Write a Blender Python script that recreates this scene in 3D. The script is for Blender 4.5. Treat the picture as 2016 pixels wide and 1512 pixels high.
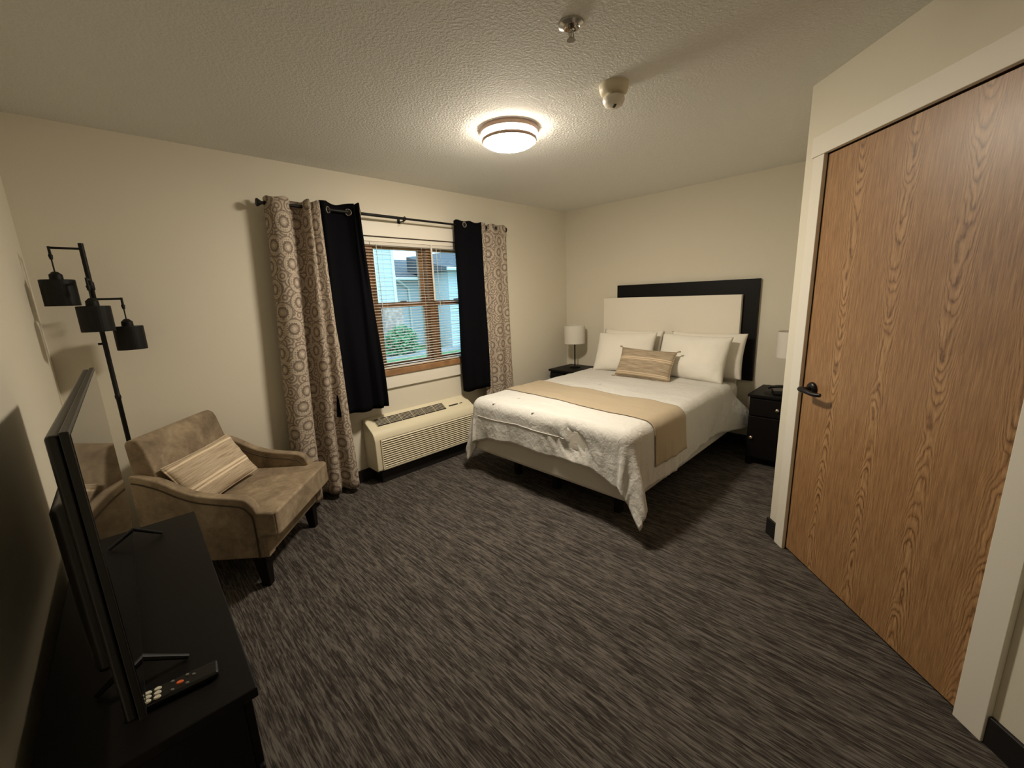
import bpy, bmesh, math, random
from mathutils import Vector, Matrix, noise as mnoise
random.seed(7)
scene = bpy.context.scene
for o in list(bpy.data.objects): bpy.data.objects.remove(o, do_unlink=True)
COL = scene.collection
PI = math.pi

# ------------------------------------------------------------------ camera, world, exposure
YAW, PITCH, ROLL, FPX = math.radians(44.4753), math.radians(12.0567), math.radians(-2.3066), 811.75
fwd = Vector((math.sin(YAW)*math.cos(PITCH), math.cos(YAW)*math.cos(PITCH), -math.sin(PITCH)))
rt0 = Vector((math.cos(YAW), -math.sin(YAW), 0)); up0 = rt0.cross(fwd)
rt = math.cos(ROLL)*rt0 + math.sin(ROLL)*up0; up = -math.sin(ROLL)*rt0 + math.cos(ROLL)*up0
cam = bpy.data.objects.new('camera', bpy.data.cameras.new('camera')); COL.objects.link(cam)
mw = Matrix(((rt.x, up.x, -fwd.x, -4.1851), (rt.y, up.y, -fwd.y, -3.2329), (rt.z, up.z, -fwd.z, 1.4898), (0, 0, 0, 1)))
cam.matrix_world = mw
cam.data.sensor_fit = 'HORIZONTAL'; cam.data.sensor_width = 36.0; cam.data.lens = FPX*36/2016
cam.data.clip_start = 0.02; cam.data.clip_end = 200
scene.camera = cam

world = bpy.data.worlds.new('overcast_sky'); scene.world = world; world.use_nodes = True
bg = world.node_tree.nodes['Background']
bg.inputs[0].default_value = (0.46, 0.76, 1.0, 1); bg.inputs[1].default_value = 2.4
LAMP_STRENGTH = 118.0
BAND_STRENGTH = 30.0
LAMP_COLOR = (1.0, 0.885, 0.72)
vs = scene.view_settings
vs.view_transform = 'Standard'; vs.look = 'None'; vs.gamma = 1.0; vs.use_curve_mapping = False; vs.exposure = 0.85

# ------------------------------------------------------------------ helpers
def lin(c):
    return tuple((x/12.92 if x <= 0.04045 else ((x+0.055)/1.055)**2.4) for x in [v/255 for v in c])
CLOTH = 2
def obj(name, bm, mat, parent=None, smooth=False, bevel=0, seg=2, label=None):
    me = bpy.data.meshes.new(name); bmesh.ops.recalc_face_normals(bm, faces=bm.faces[:]); bm.to_mesh(me); bm.free()
    if mat: me.materials.append(mat)
    o = bpy.data.objects.new(name, me); COL.objects.link(o)
    if smooth:
        for p in me.polygons: p.use_smooth = True
        if smooth is not CLOTH: me.set_sharp_from_angle(angle=math.radians(42))
    if parent: o.parent = parent
    if bevel:
        m = o.modifiers.new('bevel', 'BEVEL'); m.width = bevel; m.segments = seg; m.limit_method = 'ANGLE'; m.angle_limit = math.radians(35)
        m.harden_normals = True
        for p in me.polygons: p.use_smooth = True
    if label: o['label'] = label
    return o
def tag(o, label, cat, group=None, kind=None):
    o['label'] = label; o['category'] = cat
    if group: o['group'] = group
    if kind: o['kind'] = kind
    return o
def thing(name, label, cat, loc=(0, 0, 0), rz=0, group=None, kind=None):
    o = bpy.data.objects.new(name, None); COL.objects.link(o); o.location = loc; o.rotation_euler = (0, 0, rz)
    o.empty_display_size = 0.05
    return tag(o, label, cat, group, kind)
def link_copy(src, name, parent):
    c = src.copy(); COL.objects.link(c); c.parent = parent; return c
def NB(): return bmesh.new()
def box(bm, x0, x1, y0, y1, z0, z1, M=None):
    co = [(x0,y0,z0),(x1,y0,z0),(x1,y1,z0),(x0,y1,z0),(x0,y0,z1),(x1,y0,z1),(x1,y1,z1),(x0,y1,z1)]
    v = [bm.verts.new(M @ Vector(c) if M else c) for c in co]
    for f in ((3,2,1,0),(4,5,6,7),(0,1,5,4),(1,2,6,5),(2,3,7,6),(3,0,4,7)): bm.faces.new([v[i] for i in f])
    return bm
def bx(*a): return box(NB(), *a)
def prism(bm, pts, z0, z1):
    b = [bm.verts.new((p[0], p[1], z0)) for p in pts]; t = [bm.verts.new((p[0], p[1], z1)) for p in pts]
    n = len(pts); bm.faces.new(b[::-1]); bm.faces.new(t)
    for i in range(n): bm.faces.new((b[i], b[(i+1) % n], t[(i+1) % n], t[i]))
    return bm
def extrude_yz(bm, pts, x0, x1):
    a = [bm.verts.new((x0, p[0], p[1])) for p in pts]; b = [bm.verts.new((x1, p[0], p[1])) for p in pts]
    n = len(pts); bm.faces.new(a); bm.faces.new(b[::-1])
    for i in range(n): bm.faces.new((a[i], b[i], b[(i+1) % n], a[(i+1) % n]))
    return bm
def lathe(bm, prof, n=32, M=None, cx=0, cy=0):
    rings = []
    for r, z in prof:
        if r < 1e-6:
            p = Vector((cx, cy, z)); rings.append([bm.verts.new(M @ p if M else p)])
        else:
            rings.append([bm.verts.new((M @ Vector((cx+r*math.cos(2*PI*i/n), cy+r*math.sin(2*PI*i/n), z))) if M else (cx+r*math.cos(2*PI*i/n), cy+r*math.sin(2*PI*i/n), z)) for i in range(n)])
    for a, b in zip(rings, rings[1:]):
        for i in range(n):
            j = (i+1) % n
            if len(a) == 1 and len(b) == 1: continue
            if len(a) == 1: bm.faces.new((a[0], b[j], b[i]))
            elif len(b) == 1: bm.faces.new((a[i], a[j], b[0]))
            else: bm.faces.new((a[i], a[j], b[j], b[i]))
    return bm
def tube(bm, pts, r, n=10, closed=False):
    pts = [Vector(p) for p in pts]; rings = []; m = len(pts)
    rr = r if isinstance(r, (list, tuple)) else [r]*m
    ref = None
    for i, p in enumerate(pts):
        if closed: d = pts[(i+1) % m]-pts[i-1]
        else: d = pts[min(i+1, m-1)]-pts[max(i-1, 0)]
        d.normalize()
        if ref is None: ref = Vector((0, 0, 1)) if abs(d.z) < .9 else Vector((1, 0, 0))
        s = d.cross(ref); s.normalize(); ref = s.cross(d); ref.normalize()
        rings.append([bm.verts.new(p + rr[i]*(math.cos(2*PI*k/n)*s + math.sin(2*PI*k/n)*ref)) for k in range(n)])
    for i in range(m if closed else m-1):
        a, b = rings[i], rings[(i+1) % m]
        for k in range(n): bm.faces.new((a[k], a[(k+1) % n], b[(k+1) % n], b[k]))
    if not closed: bm.faces.new(rings[0][::-1]); bm.faces.new(rings[-1])
    return bm
def torus(bm, R, r, M=None, n=24, k=8):
    pts = [Vector((R*math.cos(2*PI*i/n), R*math.sin(2*PI*i/n), 0)) for i in range(n)]
    if M: pts = [M @ p for p in pts]
    return tube(bm, pts, r, k, True)
def catmull(pts, n):
    P = [Vector(p) for p in pts]; P = [2*P[0]-P[1]] + P + [2*P[-1]-P[-2]]; out = []
    m = len(P)-3
    for i in range(n):
        t = i/(n-1)*m; k = min(int(t), m-1); u = t-k; a, b, c, d = P[k:k+4]
        out.append(0.5*((2*b) + (c-a)*u + (2*a-5*b+4*c-d)*u*u + (-a+3*b-3*c+d)*u**3))
    return out
def sm(x): x = max(0, min(1, x)); return x*x*(3-2*x)
def nz(x, y, z=0): return mnoise.noise(Vector((x, y, z)))
def rot(axis, deg): return Matrix.Rotation(math.radians(deg), 4, axis)
def T(x, y, z): return Matrix.Translation((x, y, z))

# ------------------------------------------------------------------ materials
class N:
    def __init__(s, name):
        s.m = bpy.data.materials.new(name); s.m.use_nodes = True; s.t = s.m.node_tree; s.b = s.t.nodes['Principled BSDF']
    def add(s, typ, **kw):
        n = s.t.nodes.new(typ)
        for k, v in kw.items(): setattr(n, k, v)
        return n
    def ln(s, a, b): s.t.links.new(a, b)
    def math(s, op, a, b=None, c=None):
        n = s.add('ShaderNodeMath', operation=op)
        for i, v in enumerate((a, b, c)):
            if v is None: continue
            if isinstance(v, (int, float)): n.inputs[i].default_value = v
            else: s.ln(v, n.inputs[i])
        return n.outputs[0]
    def coord(s, kind='Object', scale=(1, 1, 1), loc=(0, 0, 0)):
        c = s.add('ShaderNodeTexCoord'); mp = s.add('ShaderNodeMapping'); s.ln(c.outputs[kind], mp.inputs[0])
        mp.inputs['Scale'].default_value = scale; mp.inputs['Location'].default_value = loc
        return mp.outputs[0]
    def noise(s, vec, scale, detail=2, rough=.5, dist=0):
        n = s.add('ShaderNodeTexNoise'); s.ln(vec, n.inputs['Vector']); n.inputs['Scale'].default_value = scale
        n.inputs['Detail'].default_value = detail; n.inputs['Roughness'].default_value = rough; n.inputs['Distortion'].default_value = dist
        return n.outputs[0]
    def ramp(s, fac, stops):
        r = s.add('ShaderNodeValToRGB'); s.ln(fac, r.inputs[0]); e = r.color_ramp.elements
        while len(e) < len(stops): e.new(0.5)
        for el, (p, c) in zip(e, stops): el.position = p; el.color = (*c, 1)
        return r.outputs[0]
    def bump(s, h, strength=.3, dist=.01, normal=None):
        b = s.add('ShaderNodeBump'); s.ln(h, b.inputs['Height']); b.inputs['Strength'].default_value = strength; b.inputs['Distance'].default_value = dist
        s.ln(b.outputs[0], s.b.inputs['Normal']); return b.outputs[0]
def mat(name, rgb, rough=.5, metal=0, var=0, vscale=20, bscale=None, bstr=.2, bdist=.005, stretch=(1, 1, 1), sheen=0, spec=None, coat=0):
    n = N(name); c = lin(rgb); n.b.inputs['Roughness'].default_value = rough; n.b.inputs['Metallic'].default_value = metal
    n.b.inputs['Base Color'].default_value = (*c, 1)
    if spec is not None: n.b.inputs['Specular IOR Level'].default_value = spec
    if coat: n.b.inputs['Coat Weight'].default_value = coat; n.b.inputs['Coat Roughness'].default_value = .15
    if sheen: n.b.inputs['Sheen Weight'].default_value = sheen; n.b.inputs['Sheen Roughness'].default_value = .4
    if var or bscale: v = n.coord(scale=stretch)
    if var:
        f = n.noise(v, vscale, 4)
        n.ln(n.ramp(f, [(.3, tuple(x*(1-var) for x in c)), (.7, tuple(min(1, x*(1+var)) for x in c))]), n.b.inputs['Base Color'])
    if bscale: n.bump(n.noise(v, bscale, 3), bstr, bdist)
    return n.m
WALL = mat('wall_paint', (224, 217, 199), .75, bscale=160, bstr=.12, bdist=.002)
def ceiling_mat():
    n = N('textured_ceiling_paint'); n.b.inputs['Base Color'].default_value = (*lin((238, 238, 233)), 1); n.b.inputs['Roughness'].default_value = .85
    v = n.coord(); f = n.noise(v, 75, 3, .6); g = n.ramp(f, [(.42, (0, 0, 0)), (.62, (1, 1, 1))]); n.bump(g, .55, .006); return n.m
CEIL = ceiling_mat()
WHITE_TRIM = mat('white_trim_paint', (232, 226, 212), .5, bscale=60, bstr=.05)
BLACK_BASE = mat('black_vinyl_baseboard', (24, 21, 20), .55)
BLACK_WOOD = mat('espresso_laminate', (12, 9, 9), .5, spec=.22, var=.25, vscale=30, stretch=(1, 6, 1))
BLACK_METAL = mat('black_metal', (10, 9, 9), .55, spec=.3)
BLACK_PLASTIC = mat('black_plastic', (14, 13, 14), .35)
BRONZE = mat('dark_bronze', (34, 30, 30), .35, metal=.6)
CHROME = mat('chrome', (190, 185, 178), .18, metal=1)
RING = mat('satin_nickel_ring', (176, 152, 136), .4, metal=.25)
NICKEL = mat('brushed_nickel', (196, 180, 165), .35, metal=.9)
CREAM_PLASTIC = mat('cream_plastic', (216, 207, 180), .5)
DARK_SLOT = mat('dark_grille_cavity', (38, 32, 28), .8)
CREAM_PANEL = mat('cream_upholstered_panel', (238, 231, 216), .7, bscale=300, bstr=.1)
def cloth(name, rgb, weave=900, ws=.06, crease=9, cs=.25, cd=.012, rough=.85, sheen=.15, spec=.3):
    n = N(name); n.b.inputs['Specular IOR Level'].default_value = spec; n.b.inputs['Base Color'].default_value = (*lin(rgb), 1); n.b.inputs['Roughness'].default_value = rough
    n.b.inputs['Sheen Weight'].default_value = sheen
    v = n.coord(); a = n.noise(v, crease, 5, .55, .6); n.bump(a, cs, cd); return n.m
SHEET = cloth('white_cotton', (238, 233, 221), crease=14, cs=.35, cd=.012)
COMF = cloth('white_comforter_fabric', (212, 209, 202), crease=26, cs=.45, cd=.014)
BOXF = cloth('box_spring_fabric', (208, 202, 190), crease=5, cs=.08)
RUNNER = cloth('tan_runner_fabric', (178, 161, 134), crease=12, cs=.18)
def velvet():
    n = N('taupe_velvet'); n.b.inputs['Roughness'].default_value = .8
    v = n.coord(); f = n.noise(v, 7, 5, .6, .8); g = n.noise(v, 40, 3, .6, .3)
    h = n.math('ADD', n.math('MULTIPLY', f, .75), n.math('MULTIPLY', g, .25))
    n.ln(n.ramp(h, [(.33, lin((108, 93, 74))), (.5, lin((138, 121, 98))), (.66, lin((163, 146, 120)))]), n.b.inputs['Base Color'])
    n.b.inputs['Sheen Weight'].default_value = .35; n.b.inputs['Sheen Roughness'].default_value = .35; n.b.inputs['Sheen Tint'].default_value = (*lin((200, 184, 160)), 1)
    n.bump(n.noise(v, 220, 2), .15, .003); return n.m
VELVET = velvet()
SEAM = mat('dark_seam_welt', (72, 60, 48), .9)
def woven(name, base, light, fr):
    n = N(name); n.b.inputs['Roughness'].default_value = .95
    uv = n.add('ShaderNodeTexCoord'); sp = n.add('ShaderNodeSeparateXYZ'); n.ln(uv.outputs['Object'], sp.inputs[0])
    mp = n.coord('Object', (7, 1, 190)); f = n.noise(mp, 1.0, 3, .6)
    z = sp.outputs[2]
    def band(c, w): return n.math('LESS_THAN', n.math('ABSOLUTE', n.math('SUBTRACT', z, c)), w)
    b = band(fr[0], .006)
    for c in fr[1:]: b = n.math('MAXIMUM', b, band(c, .005))
    mix = n.add('ShaderNodeMix', data_type='RGBA'); n.ln(b, mix.inputs[0])
    n.ln(n.ramp(f, [(.32, base), (.62, light)]), mix.inputs[6]); mix.inputs[7].default_value = (*[min(1, c*1.35) for c in light], 1)
    n.ln(mix.outputs[2], n.b.inputs['Base Color'])
    w = n.coord('Object', (120, 1, 200)); n.bump(n.noise(w, 1.2, 2), .6, .004); return n.m
CUSH_BED = woven('striped_woven_linen', lin((134, 116, 94)), lin((186, 168, 142)), (.045, .028, -.105, -.12))
CUSH_CHAIR = woven('cream_woven_cotton', lin((160, 139, 112)), lin((206, 189, 164)), (-.03, -.05, .11))
NAVY = cloth('black_navy_curtain_fabric', (11, 11, 15), crease=6, cs=.12, rough=1.0, sheen=0, spec=.08)
def medallion():
    n = N('taupe_medallion_print'); n.b.inputs['Roughness'].default_value = .85
    v = n.coord('UV')
    def vor(scale, rnd):
        t = n.add('ShaderNodeTexVoronoi', voronoi_dimensions='2D'); n.ln(v, t.inputs['Vector']); t.inputs['Scale'].default_value = scale; t.inputs['Randomness'].default_value = rnd
        return t.outputs['Distance']
    d = vor(7.0, .6)
    wob = n.noise(v, 30, 2)
    dd = n.math('ADD', d, n.math('MULTIPLY', n.math('SUBTRACT', wob, .5), .05))
    r1 = n.math('SINE', n.math('MULTIPLY', dd, 22)); r1b = n.math('SINE', n.math('MULTIPLY', dd, 47))
    rings = n.math('ADD', n.math('MULTIPLY', r1, .75), n.math('MULTIPLY', r1b, .35))
    e = vor(16, 1.0); rings2 = n.math('SINE', n.math('MULTIPLY', e, 19))
    fine = n.noise(v, 110, 2, .6, 1.5)
    near = n.math('LESS_THAN', d, .5)
    a = n.math('ADD', n.math('MULTIPLY', rings, near), n.math('MULTIPLY', n.math('MULTIPLY', rings2, .7), n.math('SUBTRACT', 1, near)))
    dots = vor(66, .25)
    dotm = n.math('MULTIPLY', n.math('LESS_THAN', dots, .28), n.math('MULTIPLY', n.math('GREATER_THAN', d, .26), n.math('LESS_THAN', d, .36)))
    a = n.math('SUBTRACT', n.math('ADD', a, n.math('MULTIPLY', n.math('SUBTRACT', fine, .5), 2.2)), n.math('MULTIPLY', dotm, 1.4))
    f = n.math('ADD', n.math('MULTIPLY', a, .3), .5)
    n.ln(n.ramp(f, [(.05, lin((92, 80, 72))), (.38, lin((136, 121, 108))), (.62, lin((178, 164, 146))), (.9, lin((206, 194, 174)))]), n.b.inputs['Base Color'])
    return n.m
PRINT = medallion()
def carpet():
    n = N('streaked_carpet'); n.b.inputs['Roughness'].default_value = .95; n.b.inputs['Specular IOR Level'].default_value = .15
    def dash(sx, sy):
        t = n.add('ShaderNodeTexVoronoi', voronoi_dimensions='2D'); n.ln(n.coord('Object', (sx, sy, 1)), t.inputs['Vector']); t.inputs['Scale'].default_value = 1
        sep = n.add('ShaderNodeSeparateColor'); n.ln(t.outputs['Color'], sep.inputs[0]); return sep.outputs[0]
    d1 = dash(240, 9); d2 = dash(330, 30); d3 = dash(110, 12)
    f2 = n.noise(n.coord('Object', (1, .12, 1)), 34, 4, .65)
    h = n.math('ADD', n.math('ADD', n.math('MULTIPLY', d1, .27), n.math('MULTIPLY', d2, .25)), n.math('ADD', n.math('MULTIPLY', d3, .13), n.math('MULTIPLY', f2, .35)))
    n.ln(n.ramp(h, [(.32, lin((48, 44, 41))), (.44, lin((67, 62, 58))), (.54, lin((83, 77, 72))), (.68, lin((106, 100, 93)))]), n.b.inputs['Base Color'])
    n.bump(h, .5, .006); return n.m
CARPET = carpet()
def oak_door():
    n = N('oak_veneer'); n.b.inputs['Roughness'].default_value = .42; n.b.inputs['Coat Weight'].default_value = .15; n.b.inputs['Coat Roughness'].default_value = .3
    c = n.add('ShaderNodeTexCoord'); s = n.add('ShaderNodeSeparateXYZ'); n.ln(c.outputs['Object'], s.inputs[0]); x, z = s.outputs[0], s.outputs[2]
    lowv = n.coord('Object', (1, 1, .35)); wob = n.noise(lowv, 5, 3, .5)
    t = n.math('DIVIDE', n.math('ADD', x, n.math('MULTIPLY', n.math('SUBTRACT', wob, .5), .06)), .245)
    leaf = n.math('FLOOR', t); xr = n.math('SUBTRACT', n.math('FRACT', t), .5)
    xr2 = n.math('MULTIPLY', xr, xr)
    finev = n.coord('Object', (60, 1, 3)); fine = n.noise(finev, 2.2, 4, .65)
    wob2 = n.noise(n.coord('Object', (1, 1, .5)), 16, 3, .6)
    zz = n.math('ABSOLUTE', n.math('ADD', n.math('SUBTRACT', z, .98), n.math('MULTIPLY', n.math('SINE', n.math('MULTIPLY', leaf, 2.3)), .12)))
    ph = n.math('ADD', n.math('SUBTRACT', zz, n.math('MULTIPLY', xr2, 7.0)), n.math('MULTIPLY', wob, .8))
    ph = n.math('ADD', n.math('ADD', ph, n.math('MULTIPLY', fine, .04)), n.math('MULTIPLY', wob2, .16))
    g = n.math('MULTIPLY', n.math('POWER', n.math('ABSOLUTE', n.math('SINE', n.math('MULTIPLY', ph, 42))), .6), -1.5)
    g = n.math('ADD', g, 1.0)
    amp = n.math('MAXIMUM', n.math('SUBTRACT', 1, n.math('MULTIPLY', n.math('ABSOLUTE', xr), 3.0)), 0)
    porev = n.coord('Object', (260, 1, 9)); pore = n.noise(porev, 1.4, 3, .7)
    h = n.math('ADD', n.math('MULTIPLY', n.math('MULTIPLY', g, n.math('MULTIPLY', amp, wob2)), -.46), n.math('ADD', n.math('MULTIPLY', fine, .55), n.math('MULTIPLY', pore, .45)))
    n.ln(n.ramp(h, [(.26, lin((96, 64, 36))), (.42, lin((140, 102, 66))), (.56, lin((168, 128, 86))), (.74, lin((196, 158, 112)))]), n.b.inputs['Base Color'])
    n.bump(h, .12, .002); return n.m
OAK_DOOR = oak_door()
OAK = mat('honey_oak', (150, 112, 76), .45, var=.25, vscale=18, stretch=(1, 1, 1))
VINYL = mat('white_vinyl', (214, 210, 200), .45)
SLAT = mat('white_blind_slat', (214, 207, 195), .5)
def glass():
    n = N('window_glass'); out = n.t.nodes['Material Output']; n.t.nodes.remove(n.b)
    tr = n.add('ShaderNodeBsdfTransparent'); tr.inputs[0].default_value = (.93, .97, .97, 1); gl = n.add('ShaderNodeBsdfGlossy'); gl.inputs['Roughness'].default_value = .02
    fr = n.add('ShaderNodeFresnel'); fr.inputs[0].default_value = 1.3; mx = n.add('ShaderNodeMixShader')
    n.ln(fr.outputs[0], mx.inputs[0]); n.ln(tr.outputs[0], mx.inputs[1]); n.ln(gl.outputs[0], mx.inputs[2]); n.ln(mx.outputs[0], out.inputs[0]); return n.m
GLASS = glass()
def emit(name, col, strength):
    n = N(name); n.b.inputs['Base Color'].default_value = (.8, .8, .8, 1); n.b.inputs['Emission Color'].default_value = (*col, 1); n.b.inputs['Emission Strength'].default_value = strength; return n.m
LENS = emit('lit_lamp_diffuser', LAMP_COLOR, LAMP_STRENGTH)
BAND = emit('lit_lamp_side_band', LAMP_COLOR, BAND_STRENGTH)
SCREEN = mat('glossy_screen', (8, 8, 10), .04, spec=.9)
SHADE_W = mat('white_linen_shade', (226, 220, 208), .85, bscale=400, bstr=.15)
SIDING = mat('pale_siding', (188, 192, 192), .7)
ROOF = mat('grey_shingle', (78, 78, 82), .9, var=.25, vscale=8)
BRICK = mat('reddish_brick', (176, 150, 140), .9, var=.3, vscale=9)
GRASS = mat('lawn_grass', (96, 132, 84), .95, var=.35, vscale=4, bscale=30, bstr=.5, bdist=.05)
GRAVEL = mat('grey_path', (150, 152, 152), .95, var=.2, vscale=14)
LEAF = mat('shrub_leaf', (92, 140, 96), .8, var=.35, vscale=9)
BTN_WHITE = mat('white_rubber_button', (232, 226, 205), .6)
BTN_ORANGE = mat('orange_rubber_button', (236, 112, 52), .6)
BTN_GREY = mat('grey_rubber_button', (120, 122, 118), .6)

# ------------------------------------------------------------------ the setting
H = 2.44
def st(o, label, cat): return tag(o, label, cat, kind='structure')
st(obj('floor', prism(NB(), [(-4.75, -4.45), (.15, -4.45), (.15, .16), (-4.75, .16)], -.1, 0), CARPET), 'dark grey-brown streaked carpet covering the whole floor', 'floor')
st(obj('ceiling', prism(NB(), [(-4.75, -4.45), (.15, -4.45), (.15, .16), (-4.75, .16)], H, H+.1), CEIL), 'off-white textured ceiling above the room', 'ceiling')
WX0, WX1, WZ0, WZ1 = -3.12, -1.38, .895, 1.975
bm = NB()
for a in ((-4.75, WX0, 0, H), (WX1, .15, 0, H), (WX0, WX1, 0, WZ0), (WX0, WX1, WZ1, H)): box(bm, a[0], a[1], 0, .16, a[2], a[3])
st(obj('wall_back', bm, WALL), 'beige painted wall with the curtained window', 'wall')
st(obj('wall_right', bx(0, .15, -2.84, 0, 0, H), WALL), 'beige painted wall behind the headboard', 'wall')
def lx(y): return -4.39 + .025*y
st(obj('wall_left', prism(NB(), [(lx(.0), .0), (lx(-4.45), -4.45), (lx(-4.45)-.12, -4.45), (lx(0)-.12, 0)], 0, H), WALL), 'beige painted wall behind the television', 'wall')
st(obj('wall_front', bx(-4.6, -3.0, -4.42, -4.30, 0, H), WALL), 'beige wall behind the viewer', 'wall')
TH = math.radians(223.823); D = Vector((math.cos(TH), math.sin(TH), 0)); DN = Vector((-.6924, .7215, 0)); P0 = Vector((-1.488, -2.687, 0))
S0, S1, DZ = .158, 1.127, 2.09
def ds(s, n): p = P0 + D*s + DN*n; return (p.x, p.y)
bm = NB()
prism(bm, [(-.0, -2.687), ds(0, 0), ds(S0-.02, 0), ds(S0-.02, -.12), (-1.49, -2.84), (0, -2.84)], 0, H)
prism(bm, [ds(S1+.02, 0), ds(2.345, 0), ds(2.345, -.12), ds(S1+.02, -.12)], 0, H)
prism(bm, [ds(S0-.02, 0), ds(S1+.02, 0), ds(S1+.02, -.12), ds(S0-.02, -.12)], DZ+.02, H)
st(obj('wall_door', bm, WALL), 'angled beige wall that holds the oak door', 'wall')
# baseboards
BH = .105
st(obj('baseboard_back', bx(-4.385, -.0, -.014, 0, 0, BH), BLACK_BASE, bevel=.003), 'black baseboard along the window wall', 'baseboard')
st(obj('baseboard_right', bx(-.014, 0, -2.68, -.014, 0, BH), BLACK_BASE, bevel=.003), 'black baseboard along the headboard wall', 'baseboard')
st(obj('baseboard_left', prism(NB(), [(lx(-.02), -.016), (lx(-4.3), -4.3), (lx(-4.3)+.014, -4.3), (lx(-.02)+.014, -.016)], 0, BH), BLACK_BASE), 'black baseboard along the television wall', 'baseboard')
bm = NB(); prism(bm, [ds(-.012, .0), ds(-.012, .014), ds(.0866, .014), ds(.0866, 0)], 0, BH); prism(bm, [ds(1.216, 0), ds(1.216, .014), ds(2.3, .014), ds(2.3, 0)], 0, BH)
st(obj('baseboard_door', bm, BLACK_BASE, bevel=.003), 'black baseboard beside the oak door', 'baseboard')

# ------------------------------------------------------------------ door
door = thing('door_1', 'oak veneer door with black lever and white casing', 'door', (P0.x, P0.y, 0), TH, kind='structure')
# local frame: x = along the wall, room side = -y
def dl(x0, x1, y0, y1, z0, z1): return bx(x0, x1, y0, y1, z0, z1)
obj('casing', dl(.0867, S0+.002, -.02, 0, 0, DZ), WHITE_TRIM, door, bevel=.003, label='white casing board on the latch side')
obj('casing', dl(S1-.002, 1.2156, -.02, 0, 0, DZ), WHITE_TRIM, door, bevel=.003, label='white casing board on the hinge side')
obj('casing', dl(.075, 1.229, -.025, 0, DZ, DZ+.092), WHITE_TRIM, door, bevel=.003, label='white head casing above the door')
bm = NB(); box(bm, S0-.02, S0, 0, .12, 0, DZ+.02); box(bm, S1, S1+.02, 0, .12, 0, DZ+.02); box(bm, S0, S1, 0, .12, DZ, DZ+.02)
box(bm, S0, S0+.012, .046, .1, 0, DZ); box(bm, S1-.012, S1, .046, .1, 0, DZ); box(bm, S0, S1, .046, .1, DZ-.012, DZ); box(bm, S0-.02, S1+.02, .1, .12, -.0, DZ)  # last box: unseen backing added to stop sky light leaking past the leaf
obj('jamb', bm, mat('dark_jamb', (70, 52, 38), .6), door)
leaf = obj('leaf', dl(S0+.003, S1-.003, .002, .044, .012, DZ-.006), OAK_DOOR, door, bevel=.002)
HX, HZ = S0+.075, .965
MH = T(HX, .002, HZ) @ rot('X', 90)
obj('rose', lathe(NB(), [(0, 0), (.034, 0), (.034, .006), (.03, .013), (.018, .018), (0, .018)], 32, MH), BRONZE, leaf, smooth=True)
obj('lever_neck', lathe(NB(), [(0, .016), (.012, .016), (.011, .05), (.013, .062), (0, .062)], 20, MH), BRONZE, leaf, smooth=True)
lev = [(HX-.014, -.055, HZ-.002), (HX+.01, -.058, HZ-.003), (HX+.04, -.058, HZ-.004), (HX+.075, -.055, HZ-.008), (HX+.1, -.05, HZ-.008), (HX+.118, -.042, HZ-.006)]
obj('lever', tube(NB(), catmull(lev, 20), [.0125 - .004*abs(i/19-.2) for i in range(20)], 14), BRONZE, leaf, smooth=True)
for hz in (.25, 1.05, 1.85):
    obj('hinge', lathe(NB(), [(0, hz-.045), (.007, hz-.045), (.007, hz+.045), (0, hz+.045)], 12, None, S1+.002, -.012), BRONZE, door, smooth=True)

# ------------------------------------------------------------------ window
win = thing('window_1', 'oak triple window with white casing and apron', 'window', (0, 0, 0), kind='structure')
UN = [(-3.12, -2.54), (-2.54, -1.96), (-1.96, -1.38)]
obj('head_casing', bx(WX0-.07, WX1+.07, -.02, 0, 2.002, 2.112), WHITE_TRIM, win, bevel=.003)
obj('casing', bx(WX0-.07, WX0+.005, -.018, 0, WZ0-.02, 2.0), WHITE_TRIM, win, bevel=.003); obj('casing', bx(WX1-.005, WX1+.07, -.018, 0, WZ0-.02, 2.0), WHITE_TRIM, win, bevel=.003)
obj('head_shadow_strip', bx(WX0-.07, WX1+.07, -.012, 0, 1.996, 2.002), mat('painted_gap_shadow', (48, 36, 28), .8), win)  # dark brown strip paints in the shaded gap under the head casing
obj('head_strip', bx(WX0, WX1, -.004, .12, 1.962, 1.996), WHITE_TRIM, win)
obj('sill', bx(WX0-.07, WX1+.07, -.032, .09, .862, .912), OAK, win, bevel=.004)
obj('apron', bx(WX0-.05, WX1+.05, -.02, 0, .752, .862), WHITE_TRIM, win, bevel=.003)
for a, b in ((WX0, WX0+.03), (WX1-.03, WX1)): obj('jamb', bx(a, b, 0, .15, .912, 1.962), OAK, win)
for xm in (-2.54, -1.96):
    obj('mullion', bx(xm-.035, xm+.035, .03, .15, .912, 1.962), OAK, win, bevel=.002)
    if xm > -2: obj('mullion_strip', bx(xm-.009, xm+.009, -.009, -.006, 1.475, 1.962), VINYL, win)
for a, b in UN:
    a += .03; b -= .03
    for nm, y, z0, z1 in (('upper_sash', .1, 1.43, 1.962), ('lower_sash', .062, .912, 1.475)):
        bm = NB(); w = .046
        box(bm, a, a+w, y, y+.035, z0, z1); box(bm, b-w, b, y, y+.035, z0, z1); box(bm, a+w, b-w, y, y+.035, z0, z0+.045); box(bm, a+w, b-w, y, y+.035, z1-.045, z1)
        s = obj(nm, bm, OAK, win, bevel=.002)
        obj('pane', bx(a+w, b-w, y+.014, y+.018, z0+.045, z1-.045), GLASS, s)
    obj('sash_lock', bx((a+b)/2-.03, (a+b)/2+.03, .05, .064, 1.476, 1.49), BRONZE, win, bevel=.003)
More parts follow.
